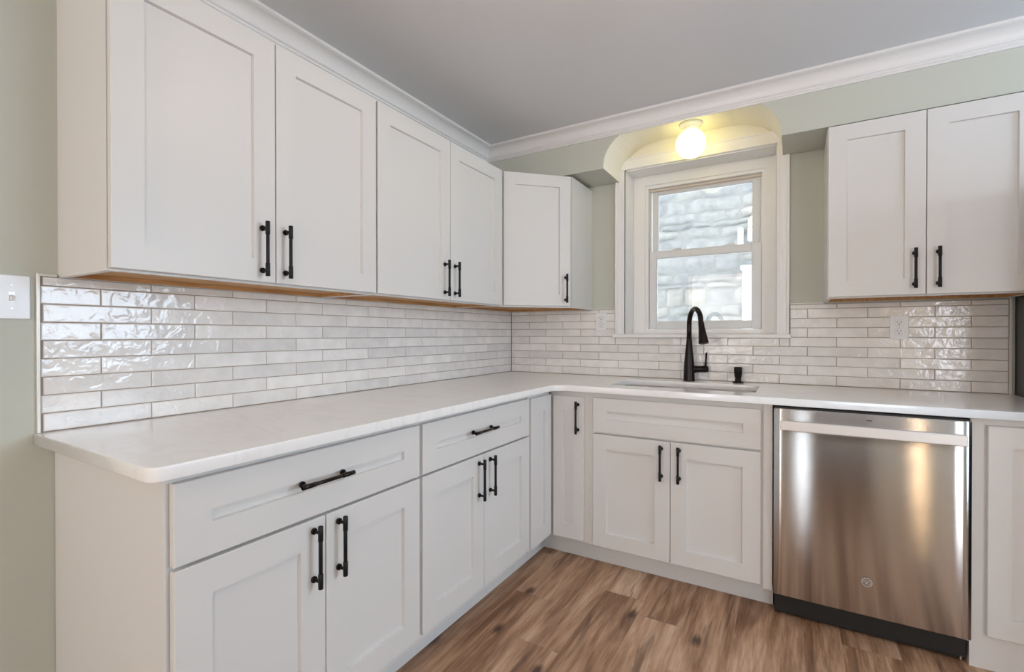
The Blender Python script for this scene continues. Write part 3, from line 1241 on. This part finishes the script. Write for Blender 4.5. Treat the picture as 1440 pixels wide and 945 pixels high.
def tiles(b, mp, a_min, a_max, off, holes=()):
    """running bond; mp(a, d, z); off = a joint position on even rows"""
    r = 0
    z = TZ0
    while z < TZ1 - 0.004:
        z1 = min(z + RH, TZ1)
        base_a = off + (P_ / 2 if r % 2 else 0)
        k = math.floor((a_min - base_a) / P_)
        while base_a + k * P_ < a_max:
            s0, s1 = max(a_min, base_a + k * P_), min(a_max, base_a + (k + 1) * P_)
            k += 1
            spans = [(s0, s1, z, z1)]
            for h0, h1, hz0, hz1 in holes:
                nx = []
                for p0, p1, q0, q1 in spans:
                    if p1 <= h0 or p0 >= h1 or q1 <= hz0 or q0 >= hz1:
                        nx.append((p0, p1, q0, q1))
                        continue
                    if p0 < h0:
                        nx.append((p0, h0, q0, q1))
                    if p1 > h1:
                        nx.append((h1, p1, q0, q1))
                    if q0 < hz0:
                        nx.append((max(p0, h0), min(p1, h1), q0, hz0))
                spans = nx
            for p0, p1, q0, q1 in spans:
                g = GR / 2
                if p1 - p0 < 0.008 or q1 - q0 < 0.006:
                    continue
                a0, a1, c0, c1 = p0 + g, p1 - g, q0 + g, q1 - g
                e = min(0.0022, (c1 - c0) * 0.25)
                jit = [random.uniform(-0.0006, 0.0006) for _ in range(4)]
                R0 = [b.bm.verts.new(mp(a, 0.003, c)) for a, c in ((a0, c0), (a1, c0), (a1, c1), (a0, c1))]
                R1 = [b.bm.verts.new(mp(a, 0.0070, c)) for a, c in ((a0, c0), (a1, c0), (a1, c1), (a0, c1))]
                R2 = [b.bm.verts.new(mp(a, 0.0088 + j, c)) for (a, c), j in zip(((a0 + e, c0 + e), (a1 - e, c0 + e), (a1 - e, c1 - e), (a0 + e, c1 - e)), jit)]
                for A_, B2 in ((R0, R1), (R1, R2)):
                    for i in range(4):
                        j = (i + 1) % 4
                        b.bm.faces.new((A_[i], A_[j], B2[j], B2[i]))
                b.bm.faces.new(R2)
        z += RH
        r += 1


t = thing('tile_backsplash', 'glossy white subway tile backsplash on the left wall under the long cabinets', 'backsplash', (0, -1.2, 0.9145), 'tile backsplashes')
b = MB()
mp = fr((0, 0, 0), (0, 1, 0), (1, 0, 0))
tiles(b, mp, -2.438, -0.009, -0.1905 - P_ * 9)
b.obj('tiles', M_TILE, t)
b = MB()
b.box(0.0005, -2.438, 0.9145, 0.0058, -0.0005, 1.3275)
b.obj('grout', M_GROUT, t)
for q in ((0.0005, -2.4455, 0.9145, 0.0105, -2.4385, 1.336), (0.0005, -2.4385, 1.3285, 0.0105, -2.4045, 1.336)):
    b = MB()
    b.box(*q, 0.001)
    b.obj('edge_trim', M_EDGE, t)

t = thing('tile_backsplash', 'beige-white subway tile backsplash on the sink wall around the window', 'backsplash', (1.2, 0, 0.9145), 'tile backsplashes')
b = MB()
mp = fr((0, 0, 0), (1, 0, 0), (0, -1, 0))
WH = (WX0 - CW - 0.002, WX1 + CW + 0.002, WZ0 - 0.02, 1.4)
TZ1 = 1.3275
tiles(b, mp, 0.009, 2.516, 0.1525 - P_, [WH])
TZ1 = 1.3285
b.obj('tiles', M_TILE, t)
b = MB()
b.box(0.0085, -0.0058, 0.9145, 2.517, -0.0005, WH[2])
b.box(0.0085, -0.0058, WH[2], WH[0], -0.0005, 1.3275)
b.box(WH[1], -0.0058, WH[2], 2.517, -0.0005, 1.3275)
b.obj('grout', M_GROUT, t)
for q in ((2.517, -0.0105, 0.9145, 2.5265, -0.0005, 1.3335), (0.602, -0.0105, 1.3285, WH[0], -0.0005, 1.3355),
          (WH[1], -0.0105, 1.3285, RX0 - 0.001, -0.0005, 1.3355)):
    b = MB()
    b.box(*q, 0.001)
    b.obj('edge_trim', M_EDGE, t)


# ------------------------------------------------------------------ outlets and switch
def outlet(x, z, label):
    t = thing('wall_outlet', label, 'outlet', (x, -0.009, z))
    w, h = 0.035, 0.0565
    b = MB()
    b.box(x - w, -0.0145, z - h, x + w, -0.0092, z + h, 0.002, 2)
    b.obj('cover_plate', M_PLATE, t)
    for s in (-1, 1):
        b = MB()
        zc = z + s * 0.0205
        out = []
        for i in range(32):
            a = 2 * PI * i / 32
            cx, cz = 0.0172 * math.cos(a), 0.0172 * math.sin(a)
            out.append((x + cx, zc + max(-0.0138, min(0.0138, cz))))
        b.prism(out, -0.0140, -0.0160, lambda a, c, d: (a, d, c))
        rc = b.obj('receptacle', M_PLATE, t)
        b = MB()
        b.box(x - 0.0078, -0.0163, zc + 0.0005, x - 0.0058, -0.0155, zc + 0.0085)
        b.box(x + 0.0058, -0.0163, zc + 0.0010, x + 0.0078, -0.0155, zc + 0.0078)
        b.cyl((x, -0.0155, zc - 0.0062), (x, -0.0163, zc - 0.0062), 0.0028, 12)
        b.obj('slots', M_SLOT, rc)
        # dark outline where the receptacle meets the plate
        b = MB()
        rg = []
        for rr, dd in ((0.0188, -0.0147), (0.0174, -0.0149)):
            rg.append([b.bm.verts.new((x + rr * math.cos(2 * PI * i / 32), dd, zc + max(-rr * 0.82, min(rr * 0.82, rr * math.sin(2 * PI * i / 32))))) for i in range(32)])
        for i in range(32):
            j = (i + 1) % 32
            b.bm.faces.new((rg[0][i], rg[0][j], rg[1][j], rg[1][i]))
        b.obj('seam', M_SCREW, rc)
    b = MB()
    b.cyl((x, -0.0144, z), (x, -0.0155, z), 0.003, 14, 0.0004)
    b.obj('screw', M_SCREW, t)


outlet(0.668, 1.2525, 'white double outlet on the tile between the corner cabinet and the window')
outlet(2.141, 1.2065, 'white double outlet on the tile under the right wall cabinet')

t = thing('light_switch', 'white toggle light switch on the green wall at the left edge', 'light switch', (0.0, -2.491, 1.27))
b = MB()
b.box(0.0006, -2.526, 1.214, 0.0065, -2.456, 1.3265, 0.0025, 2)
b.obj('cover_plate', M_PLATE, t)
b = MB()
b.box(0.006, -2.4965, 1.2575, 0.0072, -2.4855, 1.283, 0.0003)
b.obj('toggle_slot', M_SCREW, t)
b = MB()
b.box(0.004, -2.4950, 1.2640, 0.0175, -2.4870, 1.2760, 0.0015, 2, M=Matrix.Translation((0.006, 0, 1.270)) @ Matrix.Rotation(0.5, 4, 'Y') @ Matrix.Translation((-0.006, 0, -1.270)))
b.obj('toggle', M_PLATE, t)
for zz in (1.2405, 1.3005):
    b = MB()
    b.cyl((0.006, -2.491, zz), (0.0075, -2.491, zz), 0.003, 14, 0.0004)
    b.obj('screw', M_SCREW, t)

# ------------------------------------------------------------------ dishwasher
DX0, DX1, DY = 1.6455, 2.2495, -0.648
t = thing('dishwasher', 'stainless steel dishwasher with a flat bar handle under the counter', 'dishwasher', (1.9475, -0.32, 0))
b = MB()
b.box(DX0 + 0.002, -0.600, 0.02, DX1 - 0.002, -0.03, 0.868, 0.002)
b.box(DX0 + 0.012, -0.560, 0.0, DX0 + 0.04, -0.52, 0.03)
b.box(DX1 - 0.04, -0.560, 0.0, DX1 - 0.012, -0.52, 0.03)
b.obj('body', M_BLKPLASTIC, t)
# gently crowned door skin
b = MB()
nx = 24
z0, z1 = 0.106, 0.872
rows = []
for zz, ins, in ((z0, 0.0), (z0 + 0.004, 0.0), (z1 - 0.004, 0.0), (z1, 0.0)):
    row = []
    for i in range(nx + 1):
        f = i / nx
        x = DX0 + (DX1 - DX0) * f
        edge = min(f, 1 - f) * (DX1 - DX0)
        bow = 0.0014 * (1 - (2 * f - 1) ** 2)
        rnd = 0.0015 * (1 - math.sqrt(max(0, 1 - (1 - min(1, edge / 0.0025)) ** 2)))
        tz = 0.003 if zz in (z0, z1) else 0.0
        row.append(b.bm.verts.new((x, DY - bow + rnd + tz, zz)))
    rows.append(row)
for r, s in zip(rows, rows[1:]):
    for i in range(nx):
        f = b.bm.faces.new((r[i], r[i + 1], s[i + 1], s[i]))
        f.smooth = True
back = [[b.bm.verts.new((x, -0.606, zz)) for x in (DX0, DX1)] for zz in (z0, z1)]
b.bm.faces.new((back[0][0], back[0][1], back[1][1], back[1][0]))
b.bm.faces.new([*rows[0], back[0][1], back[0][0]])
b.bm.faces.new([*rows[-1], back[1][1], back[1][0]])
b.bm.faces.new([r[0] for r in rows] + [back[1][0], back[0][0]])
b.bm.faces.new([r[-1] for r in rows] + [back[1][1], back[0][1]])
door = b.obj('door', M_STEEL, t)
b = MB()
b.box(DX0 + 0.024, -0.696, 0.790, DX1 - 0.020, -0.680, 0.829, 0.003, 2)
for xx in (DX0 + 0.030, DX1 - 0.052):
    b.box(xx, -0.684, 0.795, xx + 0.026, -0.645, 0.824, 0.002)
b.obj('handle', M_ALU, door)
b = MB()
b.box(DX0 + 0.004, -0.640, 0.868, DX1 - 0.004, -0.600, 0.878, 0.001)
for i, (xa, xb) in enumerate(((0.06, 0.10), (0.28, 0.36), (0.44, 0.58))):
    b.box(DX0 + xa, -0.632, 0.8775, DX0 + xb, -0.612, 0.8795, 0.0005)
b.obj('control_strip', M_BLKPLASTIC, door)
b = MB()
b.box(DX0 + 0.004, -0.590, 0.008, DX1 - 0.022, -0.575, 0.104, 0.001)
b.box(DX1 - 0.017, -0.592, 0.004, DX1 - 0.012, -0.560, 0.104, 0.001, mi=1)
b.obj('kick_plate', [M_BLKPLASTIC, M_ALU], t)
# round emblem with two script letters
b = MB()
EX, EZ = 1.956, 0.236
yb = DY - 0.0030
n = 40


def emblem_ring(r0, r1):
    for i in range(n):
        a0, a1 = 2 * PI * i / n, 2 * PI * (i + 1) / n
        vs = []
        for rr, aa in ((r0, a0), (r1, a0), (r1, a1), (r0, a1)):
            vs.append((EX + rr * math.cos(aa), yb - 0.0009, EZ + rr * math.sin(aa)))
        for rr, aa in ((r0, a0), (r1, a0), (r1, a1), (r0, a1)):
            vs.append((EX + rr * math.cos(aa), yb + 0.001, EZ + rr * math.sin(aa)))
        b.add(vs, ((0, 1, 2, 3), (0, 4, 5, 1), (2, 6, 7, 3)))


emblem_ring(0.0150, 0.0170)
emblem_ring(0.0132, 0.0137)


def stroke(pts, r=0.0007):
    b.tube([(EX + px * 0.001, yb - 0.0006, EZ + pz * 0.001) for px, pz in pts], r, 8)


stroke([(-1, 5), (-3, 7), (-6, 6), (-8, 2), (-7.5, -2), (-5, -5), (-2, -4), (-1, -1), (-3, 0), (-4.5, -0.5)])
stroke([(-1, -1), (-1, -5), (-3, -8), (-5, -8)])
stroke([(8, 5), (5.5, 7), (2.5, 5.5), (2, 2.5), (5, 1)])
stroke([(5, 1), (1.5, 0), (0.8, -4), (3, -7), (6, -6.5), (8.5, -3.5)])
stroke([(-11.5, 4), (-10, 0), (-11.5, -4)])
stroke([(11.5, 4), (10, 0), (11.5, -4)])
b.obj('emblem', M_ALU, door)
b = MB()
for i in range(4):
    b.box(1.953 + i * 0.0045, DY - 0.0036, 0.8475, 1.956 + i * 0.0045, DY - 0.002, 0.8505)
b.obj('indicator_marks', M_SLOT, door)

# ------------------------------------------------------------------ refrigerator beside the counter end
t = thing('refrigerator', 'tall black refrigerator just past the right end of the counter', 'refrigerator', (2.98, -0.4, 0))
b = MB()
b.box(2.5345, -0.68, 0.03, 3.42, -0.004, 1.74, 0.003, 2)
for xx in (2.60, 3.34):
    for yy in (-0.62, -0.10):
        b.cyl((xx, yy, 0), (xx, yy, 0.035), 0.02)
b.obj('body', M_FRIDGE, t)
for x0, x1, hx in ((2.5365, 2.974, 2.942), (2.980, 3.418, 3.012)):
    b = MB()
    b.box(x0, -0.735, 0.72, x1, -0.684, 1.74, 0.01, 3)
    d = b.obj('door', M_FRIDGE, t)
    b = MB()
    b.cyl((hx, -0.775, 0.80), (hx, -0.775, 1.60), 0.011, 16, 0.002)
    for zz in (0.86, 1.54):
        b.cyl((hx, -0.775, zz), (hx, -0.734, zz), 0.008, 12)
    b.obj('handle', M_BLACK, d)
b = MB()
b.box(2.5365, -0.735, 0.07, 3.418, -0.684, 0.71, 0.01, 3)
d = b.obj('freezer_drawer', M_FRIDGE, t)
b = MB()
b.cyl((2.66, -0.775, 0.64), (3.30, -0.775, 0.64), 0.011, 16, 0.002)
for xx in (2.70, 3.26):
    b.cyl((xx, -0.775, 0.64), (xx, -0.734, 0.64), 0.008, 12)
b.obj('handle', M_BLACK, d)

# ------------------------------------------------------------------ lamps
def globe_lamp(x, y, ztop, r, label, m_globe, k=1.0):
    t = thing('globe_light', label, 'light', (x, y, ztop - 0.03 - 2 * r))
    b = MB()
    b.lathe([(0.0, 0.0), (0.060 * k, 0.0), (0.062 * k, -0.004), (0.058 * k, -0.010), (0.045 * k, -0.017), (0.040 * k, -0.026), (0.041 * k, -0.040), (0.0, -0.040)], (x, y, ztop), n=36)
    b.obj('light_base', M_PLATE, t)
    b = MB()
    zc = ztop - 0.030 - r
    prof = []
    for i in range(25):
        a = PI * i / 24
        rr = r * math.sin(a)
        prof.append((0.0 if i in (0, 24) else rr, -r * math.cos(a)))
    b.lathe(prof, (x, y, zc), n=40)
    b.obj('glass_globe', m_globe, t)
    return zc


globe_lamp(1.226, -0.14, AZ, 0.078, 'lit warm globe light fixed in the arch over the window', M_GLOBE)
zc = globe_lamp(1.42, -1.75, H, 0.10, 'lit globe ceiling light in the middle of the kitchen ceiling', M_GLOBE2, 1.4)
globe_lamp(2.762, -4.2, H, 0.032, 'small lit globe ceiling light near the rear door', M_GLOBE3, 0.7)
t = thing('wall_lamp', 'lit narrow wall lamp on the rear wall beside the dark door', 'light', (2.93, RY, 1.3))
b = MB()
b.box(2.91, RY + 0.0005, 1.30, 2.95, RY + 0.02, 1.62, 0.003)
b.obj('back_plate', M_BLACK, t)
b = MB()
b.cyl((2.93, RY + 0.050, 0.95), (2.93, RY + 0.050, 1.90), 0.014, 20, 0.003)
b.box(2.922, RY + 0.018, 1.58, 2.938, RY + 0.036, 1.62)
b.obj('glass_tube', M_SCONCE, t)
